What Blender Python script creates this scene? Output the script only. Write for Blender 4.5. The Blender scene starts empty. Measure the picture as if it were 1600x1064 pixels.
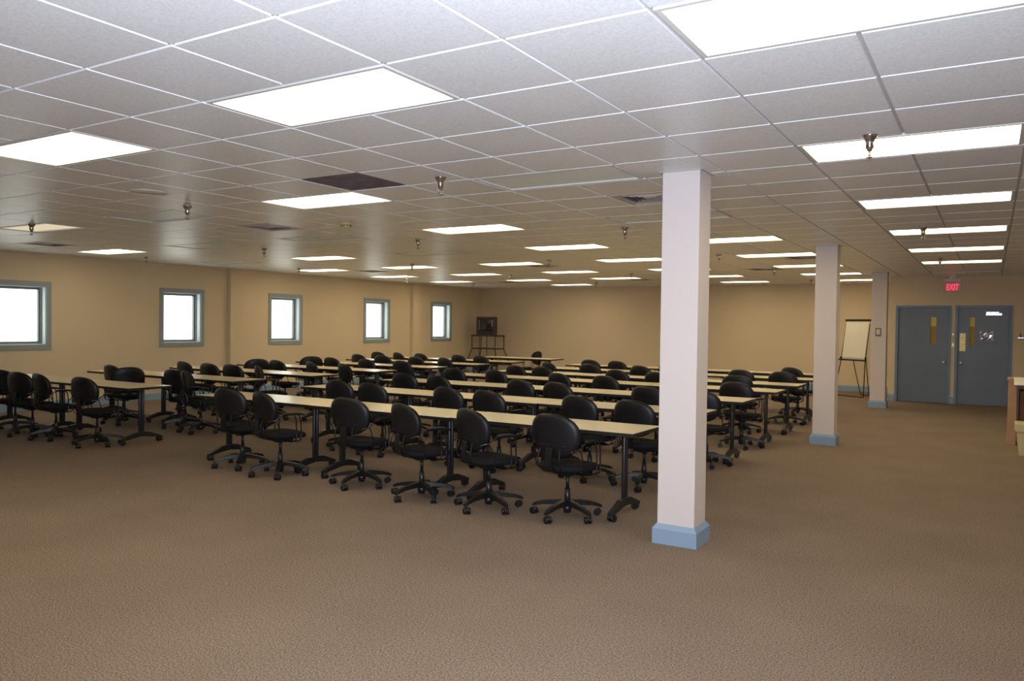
import bpy, bmesh, math, random
from mathutils import Vector, Matrix

random.seed(7)
SC = bpy.context.scene
COL = SC.collection
PI = math.pi
S = 0.6096                 # ceiling module, 2 ft
GX, GY = -3.476, 3.218     # one corner of the ceiling grid
HC = 2.727                 # ceiling height
XL, XR = -14.2, 3.2        # side walls
YF, YB = -4.0, 21.5        # wall behind the camera, far wall
YD = 19.3                  # wall with the two doors
XD = -1.92                 # left end of the door wall


# ------------------------------------------------------------------ materials
def srgb(r, g, b):
    def f(c):
        c /= 255.0
        return c / 12.92 if c <= 0.04045 else ((c + 0.055) / 1.055) ** 2.4
    return (f(r), f(g), f(b), 1.0)


def mat(name, color, rough=0.6, metal=0.0, spec=0.5, noise=None, bump=None, coat=0.0):
    """noise=(scale, amount): colour mottling; bump=(scale, strength)"""
    m = bpy.data.materials.new(name)
    m.use_nodes = True
    nt = m.node_tree
    b = nt.nodes['Principled BSDF']
    b.inputs['Base Color'].default_value = color
    b.inputs['Roughness'].default_value = rough
    b.inputs['Metallic'].default_value = metal
    b.inputs['Specular IOR Level'].default_value = spec
    b.inputs['Coat Weight'].default_value = coat
    tc = nt.nodes.new('ShaderNodeTexCoord')
    if noise:
        n = nt.nodes.new('ShaderNodeTexNoise')
        n.inputs['Scale'].default_value = noise[0]
        n.inputs['Detail'].default_value = 3
        nt.links.new(tc.outputs['Object'], n.inputs['Vector'])
        mr = nt.nodes.new('ShaderNodeMapRange')
        mr.inputs['From Min'].default_value = 0.3
        mr.inputs['From Max'].default_value = 0.7
        mr.inputs['To Min'].default_value = 1 - noise[1]
        mr.inputs['To Max'].default_value = 1 + noise[1]
        nt.links.new(n.outputs['Fac'], mr.inputs['Value'])
        mx = nt.nodes.new('ShaderNodeVectorMath')
        mx.operation = 'SCALE'
        mx.inputs[0].default_value = color[:3]
        nt.links.new(mr.outputs['Result'], mx.inputs['Scale'])
        nt.links.new(mx.outputs['Vector'], b.inputs['Base Color'])
    if bump:
        n2 = nt.nodes.new('ShaderNodeTexNoise')
        n2.inputs['Scale'].default_value = bump[0]
        n2.inputs['Detail'].default_value = 4
        nt.links.new(tc.outputs['Object'], n2.inputs['Vector'])
        bp = nt.nodes.new('ShaderNodeBump')
        bp.inputs['Strength'].default_value = bump[1]
        bp.inputs['Distance'].default_value = 0.004
        nt.links.new(n2.outputs['Fac'], bp.inputs['Height'])
        nt.links.new(bp.outputs['Normal'], b.inputs['Normal'])
    return m


def emit_mat(name, color, strength):
    m = bpy.data.materials.new(name)
    m.use_nodes = True
    nt = m.node_tree
    nt.nodes.clear()
    out = nt.nodes.new('ShaderNodeOutputMaterial')
    e = nt.nodes.new('ShaderNodeEmission')
    e.inputs['Color'].default_value = color
    e.inputs['Strength'].default_value = strength
    nt.links.new(e.outputs['Emission'], out.inputs['Surface'])
    return m


def diffuser_mat(name, color, strength, edge=0.55):
    """prismatic lens lit from behind: strongest over the tubes, ribbed, weaker at the rim"""
    m = emit_mat(name, color, strength)
    nt = m.node_tree
    e = next(n for n in nt.nodes if n.type == 'EMISSION')
    tc = nt.nodes.new('ShaderNodeTexCoord')
    sp = nt.nodes.new('ShaderNodeSeparateXYZ')
    nt.links.new(tc.outputs['Object'], sp.inputs[0])

    def edgefac(axis, half, soft):
        a = nt.nodes.new('ShaderNodeMath'); a.operation = 'ABSOLUTE'
        nt.links.new(sp.outputs[axis], a.inputs[0])
        r = nt.nodes.new('ShaderNodeMapRange')
        r.interpolation_type = 'SMOOTHSTEP'
        r.inputs['From Min'].default_value = half - soft
        r.inputs['From Max'].default_value = half
        r.inputs['To Min'].default_value = 1.0
        r.inputs['To Max'].default_value = edge
        nt.links.new(a.outputs[0], r.inputs['Value'])
        return r
    rx = edgefac('X', 0.58, 0.10)
    ry = edgefac('Y', 0.275, 0.13)
    mu = nt.nodes.new('ShaderNodeMath'); mu.operation = 'MULTIPLY'
    nt.links.new(rx.outputs[0], mu.inputs[0]); nt.links.new(ry.outputs[0], mu.inputs[1])
    w = nt.nodes.new('ShaderNodeTexWave')
    w.wave_type = 'BANDS'; w.bands_direction = 'X'
    w.inputs['Scale'].default_value = 14.0
    nt.links.new(tc.outputs['Object'], w.inputs['Vector'])
    wr = nt.nodes.new('ShaderNodeMapRange')
    wr.inputs['To Min'].default_value = 0.8; wr.inputs['To Max'].default_value = 1.2
    nt.links.new(w.outputs['Fac'], wr.inputs['Value'])
    m2 = nt.nodes.new('ShaderNodeMath'); m2.operation = 'MULTIPLY'
    nt.links.new(mu.outputs[0], m2.inputs[0]); nt.links.new(wr.outputs[0], m2.inputs[1])
    m3 = nt.nodes.new('ShaderNodeMath'); m3.operation = 'MULTIPLY'
    m3.inputs[1].default_value = strength
    nt.links.new(m2.outputs[0], m3.inputs[0])
    nt.links.new(m3.outputs[0], e.inputs['Strength'])
    return m


def carpet_mat():
    m = mat('carpet', srgb(134, 112, 92), 0.95, spec=0.1)
    nt = m.node_tree
    b = nt.nodes['Principled BSDF']
    tc = nt.nodes.new('ShaderNodeTexCoord')
    n = nt.nodes.new('ShaderNodeTexNoise')
    n.inputs['Scale'].default_value = 110; n.inputs['Detail'].default_value = 2
    nt.links.new(tc.outputs['Object'], n.inputs['Vector'])
    n2 = nt.nodes.new('ShaderNodeTexNoise')
    n2.inputs['Scale'].default_value = 1.3; n2.inputs['Detail'].default_value = 5
    nt.links.new(tc.outputs['Object'], n2.inputs['Vector'])
    cr = nt.nodes.new('ShaderNodeValToRGB')
    cr.color_ramp.elements[0].position = 0.32; cr.color_ramp.elements[0].color = srgb(*CARPET_DARK)
    cr.color_ramp.elements[1].position = 0.68; cr.color_ramp.elements[1].color = srgb(*CARPET_LIGHT)
    nt.links.new(n.outputs['Fac'], cr.inputs['Fac'])
    mr = nt.nodes.new('ShaderNodeMapRange')
    mr.inputs['From Min'].default_value = 0.3; mr.inputs['From Max'].default_value = 0.7
    mr.inputs['To Min'].default_value = 0.93; mr.inputs['To Max'].default_value = 1.07
    nt.links.new(n2.outputs['Fac'], mr.inputs['Value'])
    sc = nt.nodes.new('ShaderNodeVectorMath'); sc.operation = 'SCALE'
    nt.links.new(cr.outputs['Color'], sc.inputs[0]); nt.links.new(mr.outputs[0], sc.inputs['Scale'])
    nt.links.new(sc.outputs[0], b.inputs['Base Color'])
    bp = nt.nodes.new('ShaderNodeBump'); bp.inputs['Strength'].default_value = 0.15
    bp.inputs['Distance'].default_value = 0.002
    nt.links.new(n.outputs['Fac'], bp.inputs['Height']); nt.links.new(bp.outputs['Normal'], b.inputs['Normal'])
    return m


def tile_mat():
    m = mat('mineral fibre tile', srgb(222, 218, 214), 0.36, spec=0.38)
    nt = m.node_tree
    b = nt.nodes['Principled BSDF']
    tc = nt.nodes.new('ShaderNodeTexCoord')
    n = nt.nodes.new('ShaderNodeTexNoise')
    n.inputs['Scale'].default_value = 90; n.inputs['Detail'].default_value = 3
    nt.links.new(tc.outputs['Object'], n.inputs['Vector'])
    cr = nt.nodes.new('ShaderNodeValToRGB')
    cr.color_ramp.elements[0].position = 0.3; cr.color_ramp.elements[0].color = srgb(*TILE_DARK)
    cr.color_ramp.elements[1].position = 0.62; cr.color_ramp.elements[1].color = srgb(*TILE_LIGHT)
    nt.links.new(n.outputs['Fac'], cr.inputs['Fac'])
    nt.links.new(cr.outputs['Color'], b.inputs['Base Color'])
    return m


def glass_mat():
    m = bpy.data.materials.new('window glass')
    m.use_nodes = True
    nt = m.node_tree
    nt.nodes.clear()
    out = nt.nodes.new('ShaderNodeOutputMaterial')
    mix = nt.nodes.new('ShaderNodeMixShader'); mix.inputs[0].default_value = 0.06
    t = nt.nodes.new('ShaderNodeBsdfTransparent')
    t.inputs['Color'].default_value = (0.96, 0.98, 0.97, 1)
    g = nt.nodes.new('ShaderNodeBsdfGlossy'); g.inputs['Roughness'].default_value = 0.02
    nt.links.new(t.outputs[0], mix.inputs[1]); nt.links.new(g.outputs[0], mix.inputs[2])
    nt.links.new(mix.outputs[0], out.inputs['Surface'])
    return m


CARPET_DARK, CARPET_LIGHT = (94, 82, 73), (160, 143, 129)
TILE_DARK, TILE_LIGHT = (228, 229, 232), (244, 245, 248)
WARM = (1.0, 0.82, 0.50, 1)
LAMP = 9.0
FLASH = 1150.0
EXPO = 0.0

M_WALL = mat('beige wall paint', srgb(218, 200, 171), 0.75, spec=0.25, noise=(0.8, 0.03), bump=(180, 0.15))
M_COLPAINT = mat('pillar paint', srgb(217, 207, 205), 0.7, spec=0.25, bump=(150, 0.12))
M_BASE = mat('blue rubber baseboard', srgb(140, 164, 190), 0.55, spec=0.4)
M_BLUE = mat('slate blue enamel', srgb(112, 132, 158), 0.45, noise=(3, 0.03))
M_DOOR = mat('slate blue door paint', srgb(104, 116, 134), 0.4, noise=(2.2, 0.05))
M_WINFRAME = mat('blue grey window casing', srgb(150, 162, 168), 0.5)
M_REVEAL = mat('pale window reveal paint', srgb(196, 206, 210), 0.6)
M_SASH = mat('grey aluminium sash', srgb(118, 126, 132), 0.45, metal=0.0)
M_GLASS = glass_mat()
M_CARPET = carpet_mat()
M_TILE = tile_mat()
M_GRID = mat('ceiling grid enamel', srgb(190, 186, 186), 0.5)
M_FIXFRAME = mat('light housing enamel', srgb(214, 212, 210), 0.45)
M_LENS = diffuser_mat('lit prismatic lens', WARM, LAMP)
M_LENSDIM = diffuser_mat('dying tube lens', (1.0, 0.84, 0.58, 1), 0.75, edge=0.3)
M_LENSOFF = mat('unlit prismatic lens', srgb(236, 246, 246), 0.4, spec=0.5, bump=(120, 0.15))
M_VENT = mat('grey vent metal', srgb(200, 190, 184), 0.5, metal=0.0)
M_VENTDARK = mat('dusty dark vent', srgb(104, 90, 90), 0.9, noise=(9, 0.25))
M_CHROME = mat('chrome', srgb(190, 186, 186), 0.22, metal=1.0)
M_FABRIC = mat('black seat fabric', srgb(20, 20, 25), 0.85, spec=0.3, bump=(400, 0.3))
M_SHELL = mat('black moulded plastic', srgb(20, 20, 25), 0.45, spec=0.4)
M_BLACKMETAL = mat('black powder coated steel', srgb(26, 27, 31), 0.38, spec=0.55)
M_ARM = mat('dark polished steel rod', srgb(70, 70, 76), 0.25, metal=0.9)
M_WHEEL = mat('black nylon caster', srgb(22, 21, 23), 0.4)
M_LAMINATE = mat('maple laminate', srgb(230, 216, 184), 0.24, spec=0.5, noise=(5, 0.03))
M_EDGE = mat('black edge band', srgb(24, 22, 24), 0.5)
M_TVBODY = mat('charcoal television plastic', srgb(62, 50, 48), 0.5)
M_TVSCREEN = mat('grey picture tube', srgb(40, 34, 36), 0.12, spec=0.8)
M_PAPER = mat('white paper', srgb(236, 230, 214), 0.8, noise=(4, 0.02))
M_BRASS = mat('brushed brass', srgb(232, 214, 160), 0.28, metal=0.55)
M_LITE = mat('wired door glass', srgb(176, 150, 84), 0.6, spec=0.2)
M_LITETOP = mat('door glass with painted light', srgb(232, 214, 130), 0.6, spec=0.2)  # light in the upper door glass, painted as a paler colour
M_PLATE = mat('brass push plate', srgb(216, 200, 140), 0.45, metal=0.6, noise=(30, 0.15))
M_PLASTIC = mat('off white plastic', srgb(214, 208, 198), 0.5)
M_WOOD = mat('tan wood veneer', srgb(178, 140, 104), 0.55, noise=(6, 0.1))
M_BROWN = mat('brown cardboard', srgb(110, 72, 56), 0.8, noise=(14, 0.25))
M_CREAM = mat('cream plastic bin', srgb(206, 192, 146), 0.5)
M_STAND = mat('dark bronze tube', srgb(50, 36, 30), 0.45, metal=0.3)
M_EASEL = mat('dark brown easel metal', srgb(58, 38, 26), 0.45, metal=0.3)


# ------------------------------------------------------------------ mesh helpers
def box(bm, x0, x1, y0, y1, z0, z1, mi=0):
    v = [bm.verts.new(p) for p in ((x0, y0, z0), (x1, y0, z0), (x1, y1, z0), (x0, y1, z0),
                                   (x0, y0, z1), (x1, y0, z1), (x1, y1, z1), (x0, y1, z1))]
    fs = []
    for q in ((3, 2, 1, 0), (4, 5, 6, 7), (0, 1, 5, 4), (1, 2, 6, 5), (2, 3, 7, 6), (3, 0, 4, 7)):
        f = bm.faces.new([v[i] for i in q]); f.material_index = mi; fs.append(f)
    return v


def cyl(bm, p0, p1, r0, r1=None, n=12, mi=0, cap=True, smooth=True):
    r1 = r0 if r1 is None else r1
    p0, p1 = Vector(p0), Vector(p1)
    d = (p1 - p0).normalized()
    a = Vector((0, 0, 1)) if abs(d.z) < 0.9 else Vector((1, 0, 0))
    u = d.cross(a).normalized(); w = d.cross(u).normalized()
    A, B = [], []
    for i in range(n):
        t = 2 * PI * i / n
        o = u * math.cos(t) + w * math.sin(t)
        A.append(bm.verts.new(p0 + o * r0)); B.append(bm.verts.new(p1 + o * r1))
    for i in range(n):
        j = (i + 1) % n
        f = bm.faces.new((A[i], A[j], B[j], B[i])); f.smooth = smooth; f.material_index = mi
    if cap:
        f = bm.faces.new(A[::-1]); f.material_index = mi
        f = bm.faces.new(B); f.material_index = mi


def tube(bm, pts, r, n=8, mi=0, closed=False):
    pts = [Vector(p) for p in pts]
    N = len(pts)
    rings = []
    prev = None
    for k in range(N):
        if closed:
            d = (pts[(k + 1) % N] - pts[k - 1]).normalized()
        else:
            d = (pts[min(k + 1, N - 1)] - pts[max(k - 1, 0)]).normalized()
        if prev is None:
            a = Vector((0, 0, 1)) if abs(d.z) < 0.9 else Vector((1, 0, 0))
            u = d.cross(a).normalized()
        else:
            u = (prev - d * prev.dot(d)).normalized()
        prev = u
        w = d.cross(u).normalized()
        rings.append([bm.verts.new(pts[k] + (u * math.cos(2 * PI * i / n) + w * math.sin(2 * PI * i / n)) * r) for i in range(n)])
    rng = range(N) if closed else range(N - 1)
    for k in rng:
        A, B = rings[k], rings[(k + 1) % N]
        for i in range(n):
            j = (i + 1) % n
            f = bm.faces.new((A[i], A[j], B[j], B[i])); f.smooth = True; f.material_index = mi
    if not closed:
        for r_ in (rings[0][::-1], rings[-1]):
            f = bm.faces.new(r_); f.material_index = mi


def bez(pts, n=6):
    """smooth open path through points (Catmull-Rom)"""
    P = [Vector(p) for p in pts]
    P = [P[0] * 2 - P[1]] + P + [P[-1] * 2 - P[-2]]
    out = []
    for k in range(1, len(P) - 2):
        for i in range(n):
            t = i / n
            a, b, c, d = P[k - 1], P[k], P[k + 1], P[k + 2]
            out.append(0.5 * ((2 * b) + (c - a) * t + (2 * a - 5 * b + 4 * c - d) * t * t + (3 * b - a - 3 * c + d) * t ** 3))
    out.append(P[-2])
    return out


def lathe(bm, prof, c=(0, 0, 0), n=20, mi=0):
    """prof: list of (r, z)"""
    c = Vector(c)
    rings = []
    for r, z in prof:
        rings.append([bm.verts.new(c + Vector((r * math.cos(2 * PI * i / n), r * math.sin(2 * PI * i / n), z))) for i in range(n)])
    for A, B in zip(rings, rings[1:]):
        for i in range(n):
            j = (i + 1) % n
            f = bm.faces.new((A[i], A[j], B[j], B[i])); f.smooth = True; f.material_index = mi
    f = bm.faces.new(rings[0][::-1]); f.material_index = mi
    f = bm.faces.new(rings[-1]); f.material_index = mi


def obj(name, bm, mats, parent=None, loc=(0, 0, 0), bevel=0.0, fix=True):
    if fix:
        bmesh.ops.recalc_face_normals(bm, faces=bm.faces[:])
    me = bpy.data.meshes.new(name)
    bm.to_mesh(me); bm.free()
    for m in (mats if isinstance(mats, (list, tuple)) else [mats]):
        me.materials.append(m)
    o = bpy.data.objects.new(name, me)
    COL.objects.link(o)
    o.location = loc
    if parent is not None:
        o.parent = parent
    if bevel:
        md = o.modifiers.new('bevel', 'BEVEL'); md.width = bevel; md.segments = 2; md.limit_method = 'ANGLE'
    return o


def thing(name, label, cat, loc=(0, 0, 0), rz=0.0, group=None):
    o = bpy.data.objects.new(name, None)
    o.empty_display_size = 0.1
    COL.objects.link(o)
    o.location = loc; o.rotation_euler = (0, 0, rz)
    o['label'] = label; o['category'] = cat
    if group:
        o['group'] = group
    return o


def tag(o, label, cat, group=None):
    o['label'] = label; o['category'] = cat
    if group:
        o['group'] = group
    return o


def struct(o, label, cat):
    o['kind'] = 'structure'; o['label'] = label; o['category'] = cat
    return o


def dup(root, loc, rz, label, group=None):
    r = root.copy(); COL.objects.link(r)
    r.location = loc; r.rotation_euler = (0, 0, rz)
    r['label'] = label
    if group:
        r['group'] = group
    for ch in list(root.children):
        c = ch.copy(); COL.objects.link(c); c.parent = r
        for g in ch.children:
            d = g.copy(); COL.objects.link(d); d.parent = c
    return r


ORD = ['first', 'second', 'third', 'fourth', 'fifth', 'sixth', 'seventh', 'eighth', 'ninth', 'tenth']

# ------------------------------------------------------------------ room shell
bm = bmesh.new(); box(bm, XL - 0.3, XR + 0.2, YF - 0.2, YB + 0.2, -0.1, 0.0)
struct(obj('floor', bm, M_CARPET), 'brown speckled commercial carpet over the whole room', 'floor')

# --- fixture and vent cells, (row, column) of the 2 ft grid
LIT, DIM, OFF = [], [], []
table_of_lights = {   # k: row band, m: column band -> state ('l' lit, 'd' dim, 'o' off)
    -1: {-2: 'l', -1: 'l', 0: 'l', 1: 'l'},
    0: {-2: 'l', -1: 'l', 0: 'l', 1: 'l'},
    1: {-3: 'd', -2: 'o', -1: 'l', 0: 'o', 1: 'l'},
    2: {-4: 'l', -3: 'o', -2: 'o', -1: 'l', 0: 'o', 1: 'l'},
    3: {-4: 'o', -3: 'l', -2: 'o', -1: 'l', 0: 'l', 1: 'l'},
    4: {-4: 'l', -3: 'l', -2: 'l', -1: 'l', 0: 'l', 1: 'l'},
    5: {-4: 'l', -3: 'l', -2: 'l', -1: 'l', 0: 'l', 1: 'l'},
    6: {-4: 'l', -3: 'l', -2: 'l', -1: 'l', 0: 'l', 1: 'o'},
    7: {-3: 'l', -1: 'l', 0: 'l'},
}
VENTS = [(2, -2, 'return'), (5, 1, 'supply'), (5, -7, 'supply'), (5, -15, 'supply'), (16, -7, 'supply'),
         (20, -1, 'supply'), (16, 1, 'supply'), (16, -14, 'supply'), (24, -13, 'supply'), (24, -7, 'supply')]
skip = set()
for k, row in table_of_lights.items():
    for m in row:
        skip.add((4 * k - 1, 4 * m)); skip.add((4 * k - 1, 4 * m + 1))
for i, j, _ in VENTS:
    skip.add((i, j))

# ceiling: tegular tiles hang 7 mm below the grid bars
bm = bmesh.new()
g = 0.0095
TD = 0.009
i0, i1 = math.floor((YF - GY) / S), math.ceil((YB - GY) / S)
j0, j1 = math.floor((XL - GX) / S), math.ceil((XR - GX) / S)
for i in range(i0, i1):
    for j in range(j0, j1):
        if (i, j) in skip:
            continue
        x0, x1 = max(GX + j * S + g, XL), min(GX + (j + 1) * S - g, XR)
        y0, y1 = max(GY + i * S + g, YF), min(GY + (i + 1) * S - g, YB)
        if x1 - x0 < 0.02 or y1 - y0 < 0.02:
            continue
        box(bm, x0, x1, y0, y1, HC, HC + TD + 0.004)
struct(obj('ceiling', bm, M_TILE, fix=False), 'suspended ceiling of two foot white acoustic tiles', 'ceiling')
bm = bmesh.new()
hb = 0.0125
mids = {(4 * k - 1, 4 * m + 1) for k, row in table_of_lights.items() for m in row}
for j in range(j0, j1 + 1):
    x = GX + j * S
    if XL < x < XR:
        ya = YF
        for i in range(i0, i1 + 1):        # no bar through the middle of a light
            if (i, j) in mids:
                box(bm, x - hb, x + hb, ya, GY + i * S - hb, HC + TD, HC + TD + 0.03)
                ya = GY + (i + 1) * S + hb
        box(bm, x - hb, x + hb, ya, YB, HC + TD, HC + TD + 0.03)
for i in range(i0, i1 + 1):
    y = GY + i * S
    if YF < y < YB:
        for j in range(j0, j1):
            x0, x1 = max(GX + j * S + hb, XL), min(GX + (j + 1) * S - hb, XR)
            if x1 > x0:
                box(bm, x0, x1, y - hb, y + hb, HC + TD, HC + TD + 0.03)
o = obj('trim_1', bm, M_GRID, fix=False)
struct(o, 'grey metal grid bars between the ceiling tiles', 'ceiling grid')
bm = bmesh.new(); box(bm, XL - 0.2, XR + 0.2, YF - 0.2, YB + 0.2, HC + 0.12, HC + 0.2)
struct(obj('ceiling', bm, M_GRID), 'slab above the suspended ceiling', 'ceiling')

# left wall with the window openings
WIN = [(3.66, 4.70), (6.60, 7.64), (9.77, 10.81), (12.55, 13.59), (15.77, 16.83), (18.70, 19.74)]
WZ0, WZ1 = 1.05, 2.24
WT = 0.26
cw = 0.085         # casing width
bm = bmesh.new()
ys = [YF - 0.2]
for a, b in WIN:
    ys += [a + cw, b - cw]
ys.append(YB + 0.2)
for k in range(0, len(ys), 2):
    box(bm, XL - WT, XL, ys[k], ys[k + 1], 0, HC + 0.12)
for a, b in WIN:
    box(bm, XL - WT, XL, a + cw, b - cw, 0, WZ0 + cw)
    box(bm, XL - WT, XL, a + cw, b - cw, WZ1 - cw, HC + 0.12)
struct(obj('wall_left', bm, M_WALL), 'beige window wall along the left side', 'wall')
for n, (a, b) in enumerate(WIN):
    w = thing('window_%d' % (n + 1), 'small square window in the left wall, %s from the near end' % ORD[n], 'window', (XL, (a + b) / 2, WZ0))
    w['kind'] = 'structure'
    W, H = b - a, WZ1 - WZ0
    bm = bmesh.new()
    for q in ((-W / 2, W / 2, 0, cw), (-W / 2, W / 2, H - cw, H)):
        box(bm, 0, 0.022, q[0], q[1], q[2], q[3])
    for q in ((-W / 2, -W / 2 + cw), (W / 2 - cw, W / 2)):
        box(bm, 0, 0.022, q[0], q[1], cw, H - cw)
    obj('window_casing', bm, M_WINFRAME, w, bevel=0.003)
    # lining of the opening
    bm = bmesh.new()
    t = 0.012
    A, B = -W / 2 + cw, W / 2 - cw
    box(bm, -WT + 0.01, 0.0, A, A + t, cw, H - cw); box(bm, -WT + 0.01, 0.0, B - t, B, cw, H - cw)
    box(bm, -WT + 0.01, 0.0, A + t, B - t, cw, cw + t); box(bm, -WT + 0.01, 0.0, A + t, B - t, H - cw - t, H - cw)
    obj('window_reveal', bm, M_REVEAL, w)
    bm = bmesh.new()
    s = 0.045
    A += t; B -= t
    for (y0, y1, z0, z1) in ((A, A + s, cw + t, H - cw - t), (B - s, B, cw + t, H - cw - t), (A + s, B - s, cw + t, cw + t + s), (A + s, B - s, H - cw - t - s, H - cw - t)):
        box(bm, -0.20, -0.14, y0, y1, z0, z1)
    # inner stop bead
    for (y0, y1, z0, z1) in ((A, A + 0.018, cw + t, H - cw - t), (B - 0.018, B, cw + t, H - cw - t)):
        box(bm, -0.14, -0.105, y0, y1, z0, z1)
    obj('window_sash', bm, M_SASH, w, bevel=0.003)
    bm = bmesh.new(); box(bm, -0.174, -0.168, A + s, B - s, cw + t + s, H - cw - t - s)
    obj('window_pane', bm, M_GLASS, w)

# far wall, door wall, alcove return, right wall, wall behind the camera
bm = bmesh.new(); box(bm, XL, XD, YB, YB + 0.2, 0, HC + 0.12)
struct(obj('wall_back', bm, M_WALL), 'plain beige far wall behind the tables', 'wall')
bm = bmesh.new(); box(bm, XD, XD + 0.12, YD + 0.15, YB + 0.2, 0, HC + 0.12)
struct(obj('wall_alcove', bm, M_WALL), 'short beige return wall behind the flip chart', 'wall')
D1 = (-1.79, -0.71); D2 = (-0.64, 0.40); DH = 2.11; fw = 0.055
bm = bmesh.new()
e = 0.02
box(bm, XD, D1[0] + e, YD, YD + 0.15, 0, HC + 0.12)
box(bm, D1[1] - e, D2[0] + e, YD, YD + 0.15, 0, HC + 0.12)
box(bm, D2[1] - e, XR + 0.2, YD, YD + 0.15, 0, HC + 0.12)
box(bm, D1[0] + e, D1[1] - e, YD, YD + 0.15, DH - e, HC + 0.12)
box(bm, D2[0] + e, D2[1] - e, YD, YD + 0.15, DH - e, HC + 0.12)
struct(obj('wall_door', bm, M_WALL), 'beige wall with the two slate blue doors', 'wall')
bm = bmesh.new(); box(bm, XR, XR + 0.2, YF - 0.2, YD, 0, HC + 0.12)
struct(obj('wall_right', bm, M_WALL), 'beige right side wall', 'wall')
bm = bmesh.new(); box(bm, XL, XR, YF - 0.2, YF, 0, HC + 0.12)
struct(obj('wall_front', bm, M_WALL), 'beige wall at the near end', 'wall')

# pilasters against the window wall
for n, y in enumerate((11.40, 17.72)):
    bm = bmesh.new(); box(bm, XL, XL + 0.12, y, y + 0.34, 0, HC + 0.002)
    struct(obj('pillar', bm, M_WALL, bevel=0.004), 'shallow beige pilaster on the window wall, %s from the near end' % ORD[n], 'pilaster')


# baseboards
def baseboard(bm, a, b, n, h=0.145, t=0.02):
    """a,b ends on the wall face; n inward normal"""
    a, b, n = Vector(a), Vector(b), Vector(n)
    prof = [(0, 0), (t, 0), (t, h - 0.02), (t * 0.35, h), (0, h)]
    A = [bm.verts.new((a.x + n.x * p, a.y + n.y * p, z)) for p, z in prof]
    B = [bm.verts.new((b.x + n.x * p, b.y + n.y * p, z)) for p, z in prof]
    L = len(prof)
    for i in range(L):
        j = (i + 1) % L
        bm.faces.new((A[i], A[j], B[j], B[i]))
    bm.faces.new(A[::-1]); bm.faces.new(B)


bm = bmesh.new()
for a, b in ((YF, 11.40), (11.74, 17.72), (18.06, YB)):
    baseboard(bm, (XL, a), (XL, b), (1, 0))
for y in (11.40, 17.72):
    baseboard(bm, (XL + 0.12, y), (XL + 0.12, y + 0.34), (1, 0))
struct(obj('baseboard_left', bm, M_BASE), 'blue baseboard under the windows', 'baseboard')
bm = bmesh.new(); baseboard(bm, (XL + .02, YB), (XD, YB), (0, -1))
struct(obj('baseboard_back', bm, M_BASE), 'blue baseboard along the far wall', 'baseboard')
bm = bmesh.new()
baseboard(bm, (XD, YD), (D1[0], YD), (0, -1)); baseboard(bm, (D1[1], YD), (D2[0], YD), (0, -1)); baseboard(bm, (D2[1], YD), (XR, YD), (0, -1))
struct(obj('baseboard_door', bm, M_BASE), 'blue baseboard beside the doors', 'baseboard')
bm = bmesh.new(); baseboard(bm, (XR, YF), (XR, YD), (-1, 0))
struct(obj('baseboard_right', bm, M_BASE), 'blue baseboard along the right wall', 'baseboard')

# free standing square pillars
for n, (y, lab) in enumerate(((5.48, 'big white square pillar nearest the camera with light blue base'),
                              (11.38, 'middle square pillar with light blue base'),
                              (17.37, 'farthest square pillar beside the flip chart, with thermostat'))):
    x0, x1, y0, y1 = -2.055, -1.775, y, y + 0.26
    bm = bmesh.new(); box(bm, x0, x1, y0, y1, 0, HC + 0.002)
    p = struct(obj('pillar', bm, M_COLPAINT, bevel=0.004), lab, 'pillar')
    bm = bmesh.new()
    t, h = 0.028, 0.145
    rings = []
    for z, o_ in ((0, t), (h - 0.035, t), (h, 0.004)):
        rings.append([bm.verts.new(q) for q in ((x0 - o_, y0 - o_, z), (x1 + o_, y0 - o_, z), (x1 + o_, y1 + o_, z), (x0 - o_, y1 + o_, z))])
    for A, B in zip(rings, rings[1:]):
        for i in range(4):
            bm.faces.new((A[i], A[(i + 1) % 4], B[(i + 1) % 4], B[i]))
    bm.faces.new(rings[0][::-1]); bm.faces.new(rings[-1])
    b = obj('baseboard', bm, M_BASE, p)
    b['label'] = 'light blue base of the pillar'
    # thin angle trim where the pillar meets the ceiling
    bm = bmesh.new()
    box(bm, x0 - 0.02, x1 + 0.02, y0 - 0.02, y0, HC - 0.004, HC); box(bm, x1, x1 + 0.02, y0, y1 + 0.02, HC - 0.004, HC)
    box(bm, x0 - 0.02, x0, y0, y1 + 0.02, HC - 0.004, HC)
    obj('ceiling_angle', bm, M_GRID, p)

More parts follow.
